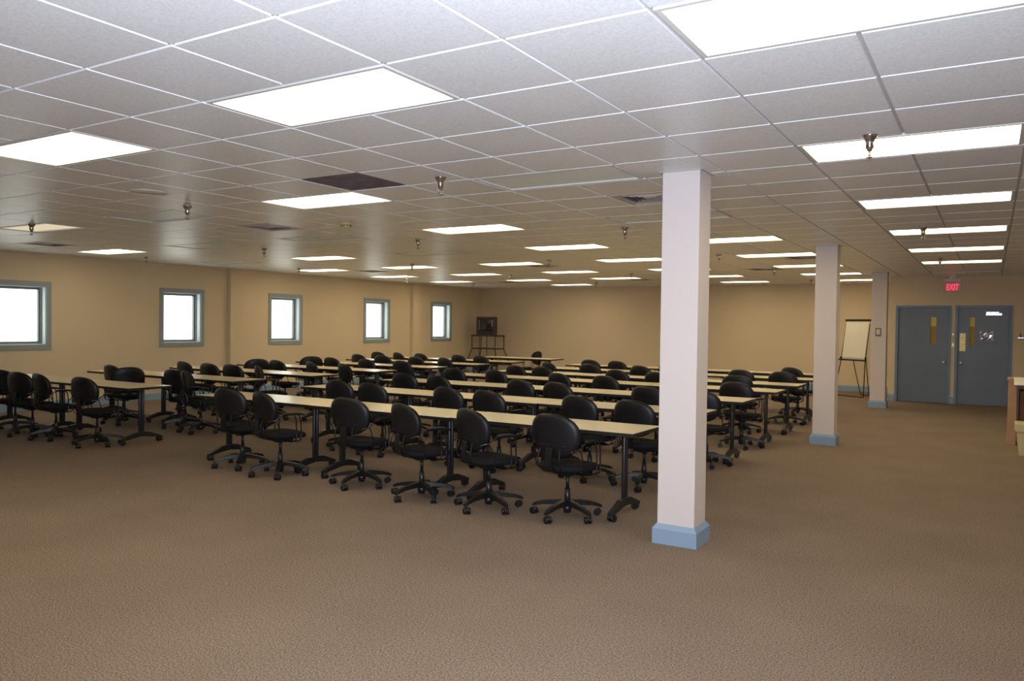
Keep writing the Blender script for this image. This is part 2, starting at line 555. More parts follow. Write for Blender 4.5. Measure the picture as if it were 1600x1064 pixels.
# doors
for n, (a, b, knob_side, lx) in enumerate(((D1[0], D1[1], 1, (-1.11, -0.995)), (D2[0], D2[1], -1, (-0.375, -0.275)))):
    lab = ('left slate blue door with narrow window and round knob', 'right slate blue door under the exit sign with a taped notice')[n]
    d = thing('door_%d' % (n + 1), lab, 'door', (a, YD, 0)); d['kind'] = 'structure'
    W = b - a
    bm = bmesh.new()
    box(bm, 0, fw, -0.015, 0.14, 0, DH); box(bm, W - fw, W, -0.015, 0.14, 0, DH)
    box(bm, fw, W - fw, -0.015, 0.14, DH - fw, DH)
    # inner stop
    box(bm, fw, fw + 0.015, 0.075, 0.14, 0, DH - fw); box(bm, W - fw - 0.015, W - fw, 0.075, 0.14, 0, DH - fw)
    obj('door_frame', bm, M_BLUE, d, bevel=0.002)
    # leaf with a real opening for the narrow light
    l0, l1, z0, z1 = lx[0] - a, lx[1] - a, 1.265, 1.865
    A, B, Z = fw + 0.004, W - fw - 0.004, DH - fw - 0.004
    bm = bmesh.new()
    y0, y1 = 0.03, 0.073
    box(bm, A, l0, y0, y1, 0.008, Z); box(bm, l1, B, y0, y1, 0.008, Z)
    box(bm, l0, l1, y0, y1, 0.008, z0); box(bm, l0, l1, y0, y1, z1, Z)
    leaf = obj('door_leaf', bm, M_DOOR, d)
    bm = bmesh.new()
    box(bm, l0 - 0.018, l0, y0 - 0.006, y0, z0 - 0.018, z1 + 0.018); box(bm, l1, l1 + 0.018, y0 - 0.006, y0, z0 - 0.018, z1 + 0.018)
    box(bm, l0, l1, y0 - 0.006, y0, z0 - 0.018, z0); box(bm, l0, l1, y0 - 0.006, y0, z1, z1 + 0.018)
    obj('window_bead', bm, M_DOOR, leaf)
    bm = bmesh.new(); box(bm, l0, l1, 0.048, 0.054, z0, z1)
    gl = obj('glass_strip', bm, M_LITE, leaf); gl['label'] = 'yellowish narrow glass strip'
    bm = bmesh.new(); box(bm, l0 + 0.004, l1 - 0.004, 0.0465, 0.048, z1 - 0.2, z1 - 0.004)  # thin box whose paler colour stands for light showing in the glass
    gl = obj('painted_light_strip', bm, M_LITETOP, leaf); gl['label'] = 'upper third of the narrow glass, paler with painted light'
    kx = (B - 0.07) if knob_side > 0 else (A + 0.07)
    bm = bmesh.new()
    lathe(bm, [(0.034, 0), (0.034, 0.006), (0.014, 0.012), (0.013, 0.035), (0.026, 0.045), (0.03, 0.06), (0.024, 0.074), (0.008, 0.08)])
    bmesh.ops.rotate(bm, verts=bm.verts, cent=(0, 0, 0), matrix=Matrix.Rotation(PI / 2, 3, 'X'))
    bmesh.ops.translate(bm, verts=bm.verts, vec=(kx, y0, 0.89))
    k_ = obj('door_knob', bm, M_BRASS, leaf)
    bm = bmesh.new()
    for hz in (0.25, 1.05, 1.82):
        hx = A - 0.004 if knob_side > 0 else B + 0.004
        cyl(bm, (hx, y0 - 0.012, hz - 0.05), (hx, y0 - 0.012, hz + 0.05), 0.008, n=8)
    obj('hinge', bm, M_BLUE, leaf)
    if n == 1:
        bm = bmesh.new(); box(bm, 0.09, 0.20, 0.022, 0.03, 1.14, 1.52)
        p = obj('push_plate', bm, M_PLATE, leaf); p['label'] = 'worn yellow metal plate above the knob'
        bm = bmesh.new()
        box(bm, W - fw - 0.42, W - fw - 0.14, -0.03, 0.03, 1.905, 1.945)
        cyl(bm, (W - fw - 0.2, 0.0, 1.945), (W - fw - 0.2, 0.0, 1.975), 0.01, n=8)
        box(bm, W - fw - 0.42, W - fw - 0.19, -0.012, 0.002, 1.962, 1.972)
        c = obj('door_closer', bm, M_CHROME, leaf); c['label'] = 'bright metal door closer'
# strip behind the doors so that the narrow glass looks into something
bm = bmesh.new(); box(bm, XD, XR, YD + 1.6, YD + 1.7, 0, HC + 0.12)
struct(obj('wall_corridor', bm, M_WALL), 'corridor wall seen through the narrow door windows', 'wall')

# notice taped to the right door
t = thing('notice', 'crumpled plastic covered notice taped to the right door', 'notice', (-0.18, YD + 0.03, 1.39))
bm = bmesh.new()
nx, nz = 8, 5
vs = [[bm.verts.new((0.24 * i / nx, -0.004 - 0.006 * random.random(), 0.17 * k / nz)) for i in range(nx + 1)] for k in range(nz + 1)]
for k in range(nz):
    for i in range(nx):
        f = bm.faces.new((vs[k][i], vs[k][i + 1], vs[k + 1][i + 1], vs[k + 1][i])); f.smooth = False
o = obj('sheet', bm, mat('glossy plastic sleeve', srgb(118, 120, 134), 0.15, spec=0.9), t, fix=False)
sm = o.modifiers.new('thick', 'SOLIDIFY'); sm.thickness = 0.001
for q in ((0.0, 0.15), (0.205, 0.15), (0.0, 0.0), (0.205, 0.0)):
    bm = bmesh.new(); box(bm, q[0], q[0] + 0.035, -0.014, -0.011, q[1] - .005, q[1] + 0.025)
    obj('tape', bm, M_PAPER, t)
bm = bmesh.new(); bm.faces.new([bm.verts.new(p) for p in ((0.09, -0.0125, 0.05), (0.15, -0.0125, 0.06), (0.14, -0.0125, 0.11), (0.085, -0.0125, 0.09))])
o = obj('label_patch', bm, M_PAPER, t, fix=False); sm = o.modifiers.new('thick', 'SOLIDIFY'); sm.thickness = 0.001

# ------------------------------------------------------------------ lights
def make_light(lensmat):
    root = thing('ceiling_light', 'x', 'ceiling light')
    bm = bmesh.new()
    W, H, f = 2 * S / 2 - 0.014, S / 2 - 0.014, 0.022
    z0, z1 = -0.002, 0.016
    box(bm, -W, W, -H, -H + f, z0, z1); box(bm, -W, W, H - f, H, z0, z1)
    box(bm, -W, -W + f, -H + f, H - f, z0, z1); box(bm, W - f, W, -H + f, H - f, z0, z1)
    # sheet metal body above
    box(bm, -W, W, -H, H, 0.085, 0.095)
    box(bm, -W, W, -H, -H + 0.004, z1, 0.085); box(bm, -W, W, H - 0.004, H, z1, 0.085)
    box(bm, -W, -W + 0.004, -H, H, z1, 0.085); box(bm, W - 0.004, W, -H, H, z1, 0.085)
    obj('frame', bm, M_FIXFRAME, root, fix=False)
    bm = bmesh.new(); box(bm, -W + f, W - f, -H + f, H - f, 0.008, 0.0125)
    obj('lens', bm, lensmat, root)
    return root


protos = {}
mname = {-4: 'window side', -3: 'second', -2: 'third', -1: 'fourth', 0: 'fifth', 1: 'right most'}
LBL = {'l': 'lit', 'd': 'dim yellowish', 'o': 'unlit grey'}
for k, row in table_of_lights.items():
    visible = sorted(row)
    for m, st in sorted(row.items()):
        loc = (GX + (4 * m + 1) * S, GY + (4 * k - 0.5) * S, HC)
        if k < 0 or (k == 0 and m == -2):  # unseen panels, added for the light they give the room
            lab = 'glowing ceiling panel light over the near end, unseen, added for its light'
            if k < 0:
                lab = 'unseen ceiling panel light added behind the camera, number %d along' % (m + 3)
        else:
            same = [q for q in visible if not (k == 0 and q == -2)]
            idx = same.index(m)
            lab = '%s ceiling panel, %s from left in the %s row of lights from near end' % (LBL[st], ORD[idx], ORD[k])
        if st not in protos:
            protos[st] = make_light({'l': M_LENS, 'd': M_LENSDIM, 'o': M_LENSOFF}[st])
            r = protos[st]; r.location = loc; r['label'] = lab; r['group'] = 'recessed ceiling panel lights'
        else:
            dup(protos[st], loc, 0, lab, 'recessed ceiling panel lights')

# vents
def make_vent(kind):
    root = thing('ceiling_vent', 'x', 'ceiling vent')
    H = S / 2 - 0.013
    if kind == 'return':
        bm = bmesh.new(); box(bm, -H, H, -H, H, 0.012, 0.016)
        nb = 24
        for a in range(nb + 1):
            q = -H + 2 * H * a / nb
            box(bm, q - 0.004, q + 0.004, -H, H, 0.001, 0.012)
        for a in range(nb + 1):
            q = -H + 2 * H * a / nb
            box(bm, -H, H, q - 0.004, q + 0.004, 0.003, 0.012)
        obj('grille', bm, M_VENTDARK, root, fix=False)
    else:
        bm = bmesh.new()
        f = 0.05
        box(bm, -H, H, -H, -H + f, 0.0, 0.012); box(bm, -H, H, H - f, H, 0.0, 0.012)
        box(bm, -H, -H + f, -H + f, H - f, 0.0, 0.012); box(bm, H - f, H, -H + f, H - f, 0.0, 0.012)
        obj('frame', bm, M_VENT, root, fix=False)
        bm = bmesh.new()
        for s in range(4):
            a = H - f - 0.005 - s * 0.055
            b2 = a - 0.035
            z0, z1 = 0.0 + 0.002 * s, 0.03
            ro = [bm.verts.new((x * a, y * a, z1)) for x, y in ((-1, -1), (1, -1), (1, 1), (-1, 1))]
            ri = [bm.verts.new((x * b2, y * b2, z0)) for x, y in ((-1, -1), (1, -1), (1, 1), (-1, 1))]
            for q in range(4):
                bm.faces.new((ro[q], ro[(q + 1) % 4], ri[(q + 1) % 4], ri[q]))
        box(bm, -0.06, 0.06, -0.06, 0.06, 0.004, 0.008)
        obj('louver', bm, M_VENT, root, fix=False)
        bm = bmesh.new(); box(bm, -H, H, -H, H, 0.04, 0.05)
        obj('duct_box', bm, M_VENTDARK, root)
    return root


vp = None
vent_lab = ['dark square return grille next to a glowing panel', 'dusty louvered vent just left of the nearest pillar',
            'dusty louvered vent between the round speaker and window wall', 'brown louvered vent near the first window',
            'louvered vent in mid ceiling beside a sprinkler', 'louvered vent with a sprinkler in front, right of nearest pillar',
            'louvered vent just before the middle pillar', 'louvered vent near the fourth window',
            'louvered vent in the far left corner of the ceiling', 'louvered vent before the far wall, above the teacher table']
for (i, j, kind), lab in zip(VENTS, vent_lab):
    loc = (GX + (j + 0.5) * S, GY + (i + 0.5) * S, HC)
    if kind == 'return':
        r = make_vent(kind); r.location = loc; r['label'] = lab
    elif vp is None:
        vp = make_vent(kind); vp.location = loc; vp['label'] = lab; vp['group'] = 'louvered ceiling vents'
    else:
        dup(vp, loc, 0, lab, 'louvered ceiling vents')

# sprinklers
def make_sprinkler():
    root = thing('ceiling_sprinkler', 'x', 'sprinkler')
    bm = bmesh.new()
    lathe(bm, [(0.046, 0.0), (0.046, -0.004), (0.034, -0.022), (0.027, -0.028), (0.027, -0.034)], n=20)
    obj('escutcheon', bm, M_CHROME, root)
    bm = bmesh.new()
    lathe(bm, [(0.022, -0.03), (0.024, -0.038), (0.022, -0.075), (0.014, -0.084), (0.013, -0.092)], n=16)
    obj('body', bm, M_CHROME, root)
    bm = bmesh.new()
    for s in (-1, 1):
        tube(bm, bez([(s * 0.009, 0, -0.088), (s * 0.018, 0, -0.102), (s * 0.014, 0, -0.118), (s * 0.003, 0, -0.128)], 4), 0.003, n=6)
    cyl(bm, (0, 0, -0.09), (0, 0, -0.128), 0.003, n=6)
    obj('yoke', bm, M_CHROME, root)
    bm = bmesh.new(); lathe(bm, [(0.018, -0.128), (0.02, -0.130), (0.004, -0.134)], n=14)
    obj('deflector', bm, M_CHROME, root)
    return root


SPR = [(-6.79, 4.96, 'left of the dark grille'), (-3.63, 4.88, 'right of the dark grille'), (-0.60, 4.97, 'in front of the near right panel light'),
       (-9.83, 5.05, 'over the dim panel at the far left of the frame'), (-9.65, 8.43, 'between the second and third windows'),
       (-12.98, 8.65, 'near the window wall beside a glowing panel'), (-6.61, 8.40, 'below the smoke detector and left of a glowing panel'),
       (-3.59, 8.37, 'just left of the nearest pillar'), (-9.46, 11.85, 'in front of the panel above the fourth window'),
       (-12.56, 11.92, 'beside the panel above the third window'), (-12.39, 15.33, 'near the window wall above the fifth window'),
       (-12.54, 18.46, 'in the far left corner'), (-9.40, 15.35, 'above the television corner'), (-6.60, 12.07, 'beside a vent in mid ceiling'),
       (-6.66, 15.89, 'in front of a far panel light'), (-8.92, 18.93, 'farthest, before the plain far wall'),
       (-3.62, 12.12, 'just right of the nearest pillar'), (-0.64, 9.78, 'in front of the third right hand panel light'),
       (-0.69, 14.12, 'in front of the exit sign'), (-3.58, 15.61, 'on a vent between the two nearer pillars'),
       (-3.62, 19.48, 'beside the middle pillar near the far wall')]
sp = make_sprinkler()
for n, (x, y, where) in enumerate(SPR):
    lab = 'chrome pendant sprinkler ' + where
    if n == 0:
        sp.location = (x, y, HC); sp.rotation_euler = (0, 0, 0.6); sp['label'] = lab; sp['group'] = 'chrome ceiling sprinklers'
    else:
        dup(sp, (x, y, HC), random.uniform(0, 3), lab, 'chrome ceiling sprinklers')

# round speaker, smoke detector
t = thing('ceiling_speaker', 'round ceiling speaker grille right of the near left panel light', 'speaker', (-6.36, 4.25, HC))
bm = bmesh.new()
lathe(bm, [(0.165, 0.0), (0.165, -0.006), (0.15, -0.010), (0.14, -0.006), (0.14, 0.0)], n=40)
obj('ring', bm, M_PLASTIC, t)
bm = bmesh.new(); lathe(bm, [(0.139, -0.001), (0.139, -0.004), (0.07, -0.007), (0.002, -0.008)], n=40)
obj('grille', bm, mat('speaker grille', srgb(226, 218, 206), 0.6, noise=(200, 0.2)), t)
t = thing('smoke_detector', 'round cream smoke detector on the ceiling', 'smoke detector', (-6.28, 6.66, HC))
bm = bmesh.new(); lathe(bm, [(0.075, 0), (0.075, -0.018), (0.068, -0.022)], n=28)
obj('base', bm, M_CREAM, t)
bm = bmesh.new(); lathe(bm, [(0.052, -0.022), (0.052, -0.045), (0.044, -0.055), (0.02, -0.058)], n=28)
c = obj('sensor_cap', bm, M_CREAM, t)
bm = bmesh.new()
for a in range(10):
    q = 2 * PI * a / 10
    box(bm, 0.0525 * math.cos(q) - 0.004, 0.0525 * math.cos(q) + 0.004, 0.0525 * math.sin(q) - 0.004, 0.0525 * math.sin(q) + 0.004, -0.043, -0.028)
obj('slot', bm, M_SHELL, c)

# ------------------------------------------------------------------ tables
TH = 0.74


def t_leg(bm, x):
    """fore and aft T foot seen under each end of a training table"""
    for dy in (-0.021, 0.021):
        cyl(bm, (x, dy, 0.10), (x, dy, TH - 0.03), 0.0185, n=14)
    box(bm, x - 0.010, x + 0.010, -0.021, 0.021, 0.12, TH - 0.04)
    box(bm, x - 0.03, x + 0.03, -0.2, 0.2, TH - 0.045, TH - 0.028)
    for s in (-1, 1):
        P = [(0.0, 0.155), (0.10, 0.145), (0.29, 0.075), (0.29, 0.05), (0.06, 0.085), (0.0, 0.09)]
        A = [bm.verts.new((x - 0.024, s * p, z)) for p, z in P]
        B = [bm.verts.new((x + 0.024, s * p, z)) for p, z in P]
        for i in range(len(P)):
            j = (i + 1) % len(P)
            bm.faces.new((A[i], A[j], B[j], B[i]))
        bm.faces.new(A[::-1]); bm.faces.new(B)


def caster_mesh(bm, r=0.028, yaw=0.0):
    """twin wheel caster, origin at its stem foot on the floor"""
    c, s = math.cos(yaw), math.sin(yaw)
    ax = Vector((c, s, 0)); fw_ = Vector((-s, c, 0)); o = fw_ * 0.014
    for k in (-1, 1):
        cyl(bm, o + ax * k * 0.009 + Vector((0, 0, r)), o + ax * k * 0.027 + Vector((0, 0, r)), r, n=14)
    cyl(bm, o + ax * -0.008 + Vector((0, 0, r + .004)), o + ax * 0.008 + Vector((0, 0, r + .004)), r * 0.92, n=12)
    cyl(bm, (0, 0, r), (0, 0, r + 0.034), 0.009, n=8)


def make_table(w, d, casters=True, name='training_table'):
    root = thing(name, 'x', 'table')
    bm = bmesh.new(); box(bm, -w / 2 + 0.004, w / 2 - 0.004, -d / 2 + 0.004, d / 2 - 0.004, TH - 0.027, TH)
    obj('tabletop', bm, M_LAMINATE, root)
    bm = bmesh.new()
    e = 0.004
    z0, z1 = TH - 0.03, TH - 0.002
    box(bm, -w / 2, w / 2, -d / 2, -d / 2 + e, z0, z1); box(bm, -w / 2, w / 2, d / 2 - e, d / 2, z0, z1)
    box(bm, -w / 2, -w / 2 + e, -d / 2 + e, d / 2 - e, z0, z1); box(bm, w / 2 - e, w / 2, -d / 2 + e, d / 2 - e, z0, z1)
    b = obj('edge_band', bm, M_EDGE, root); b['label'] = 'black edge band'
    bm = bmesh.new()
    box(bm, -w / 2 + 0.2, w / 2 - 0.2, -0.06, -0.02, TH - 0.065, TH - 0.03)
    box(bm, -w / 2 + 0.2, w / 2 - 0.2, 0.10, 0.12, TH - 0.055, TH - 0.03)
    obj('under_rail', bm, M_BLACKMETAL, root)
    for s in (-1, 1):
        bm = bmesh.new(); t_leg(bm, s * (w / 2 - 0.20))
        leg = obj('leg', bm, M_BLACKMETAL, root, bevel=0.003)
        for q in (-1, 1):
            bm = bmesh.new(); caster_mesh(bm, 0.03, s * 0.7 + q)
            obj('caster', bm, M_WHEEL, leg, loc=(s * (w / 2 - 0.20), q * 0.27, 0))
    return root


NEAR_R = [5.80, 7.42, 9.02, 10.66, 12.02, 13.52, 15.0]
NEAR_L = [5.84, 7.42, 8.95, 10.45, 12.0, 13.53, 15.0]
TW, TDp = 1.80, 0.61
tp = make_table(TW - 0.006, TDp)
first = True
ROWN = ['first', 'second', 'third', 'fourth', 'fifth', 'sixth', 'seventh']
for k, y in enumerate(NEAR_R):
    for n, pos in enumerate(('left', 'middle', 'right')):
        x = -7.78 + TW * (n + 0.5)
        lab = 'pale table, %s of three in the %s row of the wide block' % (pos, ROWN[k])
        loc = (x, y + TDp / 2 + random.uniform(-0.012, 0.012), 0)
        if first:
            tp.location = loc; tp['label'] = lab; tp['group'] = 'training tables in the wide block'; first = False
        else:
            dup(tp, loc, random.uniform(-0.006, 0.006), lab, 'training tables in the wide block')
for k, y in enumerate(NEAR_L):
    for n, pos in enumerate(('left', 'right')):
        x = -12.73 + TW * (n + 0.5)
        lab = 'pale table, %s of two in the %s row of the window side block' % (pos, ROWN[k])
        dup(tp, (x, y + TDp / 2 + random.uniform(-0.012, 0.012), 0), random.uniform(-0.006, 0.006), lab, 'training tables in the window block')
tt = make_table(2.12, 0.74, name='teacher_table')
tt.location = (-10.22, 17.22, 0)
tt['label'] = 'lone pale topped table at the far end, before the far wall'


# ------------------------------------------------------------------ chairs
def superell(a, b, n, k, p=2.4):
    t = 2 * PI * k / n
    c, s = math.cos(t), math.sin(t)
    return a * math.copysign(abs(c) ** (2 / p), c), b * math.copysign(abs(s) ** (2 / p), s)


def pad_mesh(bm, a, b, layers, n=28, mi=0, fn=None, p=2.4):
    """stack of superellipse rings: layers = [(scale, height)] ; fn maps (u, v, h) to a point"""
    rings = []
    for sc, h in layers:
        R = []
        for k in range(n):
            u, v = superell(a * sc, b * sc, n, k, p)
            R.append(bm.verts.new(fn(u, v, h)))
        rings.append(R)
    for A, B in zip(rings, rings[1:]):
        for i in range(n):
            j = (i + 1) % n
            f = bm.faces.new((A[i], A[j], B[j], B[i])); f.smooth = True; f.material_index = mi
    for R, sc, h, rev in ((rings[0], layers[0][0], layers[0][1], True), (rings[-1], layers[-1][0], layers[-1][1], False)):
        c = bm.verts.new(fn(0, 0, h))
        for i in range(n):
            j = (i + 1) % n
            f = bm.faces.new((R[j], R[i], c) if rev else (R[i], R[j], c)); f.smooth = True; f.material_index = mi


def make_chair():
    root = thing('office_chair', 'x', 'chair')
    # seat
    bm = bmesh.new()

    def fs(u, v, h):
        dish = -0.012 * (1 - min(1, (u / 0.24) ** 2 + (v / 0.24) ** 2)) if h > 0.03 else 0
        drop = -0.025 * max(0, v / 0.24) ** 3
        return (u, v + 0.02, 0.405 + h + dish + drop)
    pad_mesh(bm, 0.235, 0.232, [(0.80, -0.004), (0.95, 0.004), (1.0, 0.022), (0.99, 0.040), (0.93, 0.054), (0.80, 0.060), (0.45, 0.060)], fn=fs)
    obj('seat', bm, M_FABRIC, root)

    # backrest: cushion + shell, curved around the sitter
    def fb(u, v, h):
        curve = 0.9 * u * u
        lean = -0.12 * v
        taper = 1.0 - 0.10 * (-(v) / 0.2 if v < 0 else 0)
        return (u * taper, -0.222 + curve + lean + h, 0.70 + v)
    bm = bmesh.new()
    pad_mesh(bm, 0.244, 0.178, [(0.9, 0.0), (0.985, 0.006), (1.0, 0.018), (0.95, 0.034), (0.8, 0.045), (0.4, 0.05)], fn=fb, p=2.5)
    back = obj('backrest', bm, M_FABRIC, root)
    bm = bmesh.new()
    pad_mesh(bm, 0.248, 0.182, [(0.5, -0.026), (0.85, -0.022), (0.97, -0.012), (1.0, 0.002), (0.97, 0.006)], fn=fb, p=2.5)
    # grip line across the lower shell
    tube(bm, [fb(-0.15 + 0.3 * i / 8, -0.075, -0.024) for i in range(9)], 0.004, n=6)
    sh = obj('back_shell', bm, M_SHELL, back)
    # back support bar: from under the seat up to the shell
    bm = bmesh.new()
    pts = bez([(0, 0.02, 0.395), (0, -0.13, 0.39), (0, -0.235, 0.42), (0, -0.262, 0.50), (0, -0.252, 0.60)], 6)
    prev = None
    for p in pts:
        hw = 0.035
        ring = [bm.verts.new((p.x + sx * hw, p.y + sy * 0.006, p.z + sy * 0.004)) for sx, sy in ((-1, -1), (1, -1), (1, 1), (-1, 1))]
        if prev:
            for i in range(4):
                bm.faces.new((prev[i], prev[(i + 1) % 4], ring[(i + 1) % 4], ring[i]))
        else:
            bm.faces.new(ring[::-1])
        prev = ring
    bm.faces.new(prev)
    for s in (-1, 1):
        tube(bm, bez([(s * 0.10, -0.24, 0.60), (s * 0.11, -0.262, 0.50), (s * 0.10, -0.20, 0.405), (s * 0.05, -0.05, 0.385)], 5), 0.0055, n=6)
    obj('back_support', bm, M_SHELL, root)
    # arms: pad, twin rods, loop under the seat
    for s in (-1, 1):
        bm = bmesh.new()
        for yy in (0.045, 0.095):
            tube(bm, bez([(s * 0.252, yy - 0.02, 0.648), (s * 0.256, yy, 0.60), (s * 0.252, yy + 0.01, 0.47), (s * 0.25, yy + 0.005, 0.395),
                          (s * 0.19, yy - 0.01, 0.368), (s * 0.06, 0.03, 0.362)], 5), 0.0065, n=7)
        tube(bm, bez([(s * 0.242, -0.17, 0.60), (s * 0.252, -0.11, 0.645), (s * 0.254, 0.0, 0.652), (s * 0.252, 0.12, 0.648)], 5), 0.006, n=7)
        tube(bm, bez([(s * 0.20, -0.235, 0.585), (s * 0.242, -0.17, 0.60), (s * 0.246, -0.13, 0.52), (s * 0.235, -0.10, 0.41), (s * 0.10, -0.02, 0.37)], 5), 0.0055, n=7)
        arm = obj('arm_frame', bm, M_ARM, root)
        bm = bmesh.new()
        pad_mesh(bm, 0.026, 0.125, [(0.8, 0.0), (1.0, 0.006), (1.0, 0.016), (0.8, 0.022)], n=18,
                 fn=lambda u, v, h, s=s: (s * 0.252 + u, 0.02 + v, 0.652 + h - 0.02 * max(0, v / 0.125) ** 2), p=3.0)
        obj('arm_pad', bm, M_SHELL, arm)
    # mechanism + gas lift
    bm = bmesh.new()
    box(bm, -0.07, 0.07, -0.09, 0.11, 0.365, 0.404)
    box(bm, -0.045, 0.045, -0.06, 0.08, 0.348, 0.375)
    tube(bm, [(0.05, 0.03, 0.385), (0.17, 0.03, 0.385), (0.20, 0.04, 0.38)], 0.005, n=6)
    obj('tilt_mechanism', bm, M_SHELL, root, bevel=0.004)
    bm = bmesh.new()
    cyl(bm, (0, 0, 0.10), (0, 0, 0.245), 0.027, 0.024, n=16)
    cyl(bm, (0, 0, 0.245), (0, 0, 0.355), 0.0145, n=14)
    cyl(bm, (0, 0, 0.04), (0, 0, 0.105), 0.03, 0.042, n=16)
    obj('gas_lift', bm, M_BLACKMETAL, root)
    # five star base
    bm = bmesh.new()
    for a in range(5):
        q = 2 * PI * a / 5 + 0.35
        c, s_ = math.cos(q), math.sin(q)
        prev = None
        for (r, z, hw, hh) in ((0.02, 0.125, 0.028, 0.022), (0.10, 0.122, 0.028, 0.020), (0.21, 0.108, 0.024, 0.016), (0.28, 0.090, 0.021, 0.014), (0.306, 0.078, 0.015, 0.010)):
            ring = [bm.verts.new((c * r - s_ * sx * hw, s_ * r + c * sx * hw, z + sz * hh)) for sx, sz in ((-1, -1), (1, -1), (0.8, 1), (-0.8, 1))]
            if prev:
                for i in range(4):
                    bm.faces.new((prev[i], prev[(i + 1) % 4], ring[(i + 1) % 4], ring[i]))
            else:
                bm.faces.new(ring[::-1])
            prev = ring
        bm.faces.new(prev)
    obj('star_base', bm, M_SHELL, root, bevel=0.003)
    for a in range(5):
        q = 2 * PI * a / 5 + 0.35
        bm = bmesh.new(); caster_mesh(bm, 0.0285, q * 2.3 + 0.5)
        obj('caster', bm, M_WHEEL, root, loc=(0.283 * math.cos(q), 0.283 * math.sin(q), 0))
    return root


CHAIRS_RIGHT = [
    [(-6.96, 5.81, -2), (-6.26, 5.80, 17), (-5.23, 5.81, 0), (-4.41, 5.80, 22), (-3.67, 5.79, 23), (-2.96, 5.81, 10)],
    [(-6.90, 7.43, 3), (-6.28, 7.43, 3), (-5.21, 7.43, 10), (-4.60, 7.43, 10), (-3.53, 7.42, 15), (-2.89, 7.42, 14)],
    [(-7.14, 9.01, 3), (-6.45, 9.01, 11), (-5.18, 9.00, 11), (-4.58, 9.00, 11), (-3.41, 9.00, 14), (-2.76, 9.00, 6)],
    [(-7.34, 10.61, 5), (-6.57, 10.60, 13), (-5.43, 10.60, 19), (-4.65, 10.60, 13), (-2.79, 10.61, 10)],
    [(-7.05, 12.00, 13), (-6.48, 12.01, 9), (-5.13, 12.01, 12), (-4.40, 12.00, 12), (-3.20, 12.00, 4)],
    [(-7.17, 13.50, 29), (-6.32, 13.53, 7), (-5.33, 13.52, 14), (-3.54, 13.53, 10), (-2.85, 13.53, 5)],
    [(-7.06, 15.01, 9), (-6.40, 15.00, 13), (-5.33, 15.00, 20), (-2.97, 14.99, 27)],
]
CHAIRS_LEFT = [
    [(-11.77, 5.85, -11), (-11.14, 5.85, -9), (-10.56, 5.85, 8), (-9.62, 5.85, -5)],
    [(-11.88, 7.55, 5), (-11.30, 7.20, -72), (-10.16, 7.43, -3), (-9.58, 7.35, 50)],
    [(-12.00, 8.96, 8), (-11.24, 8.96, 0), (-10.66, 8.96, -1), (-9.93, 8.86, 48)],
    [(-12.06, 10.34, -64), (-11.25, 10.46, 5), (-10.39, 10.44, 24), (-9.52, 10.45, 21)],
    [(-12.20, 11.90, -60), (-11.38, 12.01, 6), (-10.45, 12.01, 6), (-9.57, 12.01, 3)],
    [(-12.13, 13.54, 7), (-11.37, 13.54, -1), (-10.43, 13.54, 6), (-9.70, 13.53, 15)],
    [(-12.76, 15.01, 3), (-12.14, 14.99, 20), (-11.43, 15.01, 11), (-10.40, 15.00, 10), (-9.79, 15.01, 10)],
]

FEET = []
for near, x0, cnt in ((NEAR_R, -7.78, 3), (NEAR_L, -12.73, 2)):
    for y in near:
        for n in range(cnt):
            for s in (-1, 1):
                fx = x0 + TW * (n + 0.5) + s * (TW / 2 - 0.203)
                for q in range(-4, 5):
                    FEET.append((fx, y + TDp / 2 + q * 0.07))


def swivel_base(root):
    """turn the five star base to the angle that clears the nearest table feet"""
    lx, ly = root.location.x, root.location.y
    near = [p for p in FEET if (p[0] - lx) ** 2 + (p[1] - ly) ** 2 < 0.45 ** 2]
    best, ba = -1, 0
    for t in range(18):
        a = math.radians(4 * t) + 0.001
        dmin = 9
        for k in range(5):
            q = 2 * PI * k / 5 + 0.35 + a + root.rotation_euler.z
            for rr in (0.283, 0.2, 0.12):
                px_, py_ = lx + rr * math.cos(q), ly + rr * math.sin(q)
                for p in near:
                    dmin = min(dmin, math.hypot(p[0] - px_, p[1] - py_))
        if not near:
            dmin = random.random()
        if dmin > best:
            best, ba = dmin, a
    M = Matrix.Rotation(ba, 4, 'Z')
    for c in root.children:
        if c.name.startswith(('star_base', 'caster')):
            c.location = M @ c.location
            c.rotation_euler.z += ba


cp = make_chair()
first = True
todo = []
for rows, near, blk in ((CHAIRS_RIGHT, NEAR_R, 'wide block'), (CHAIRS_LEFT, NEAR_L, 'window side block')):
    for k, row in enumerate(rows):
        for n, (x, y, ph) in enumerate(row):
            lab = 'black swivel chair, %s from left in the %s row of the %s' % (ORD[n], ROWN[k], blk)
            grp = 'black swivel chairs in the ' + blk
            loc = (x, y - 0.02, 0)
            rz = -math.radians(ph)
            if first:
                cp.location = loc; cp.rotation_euler = (0, 0, rz); cp['label'] = lab; cp['group'] = grp; first = False
                todo.append(cp)
            else:
                todo.append(dup(cp, loc, rz, lab, grp))
for c in todo:
    # a chair standing right at a table leg is not pushed in as far
    if any(abs(q[0] - c.location.x) < 0.32 and 0 < q[1] - c.location.y < 0.40 for q in FEET[4::9]):
        c.location.y -= 0.09
    swivel_base(c)
dup(cp, (-10.38, 18.05, 0), math.radians(150), 'black swivel chair behind the lone table at the far end')['group'] = 'black swivel chair at the teacher table'

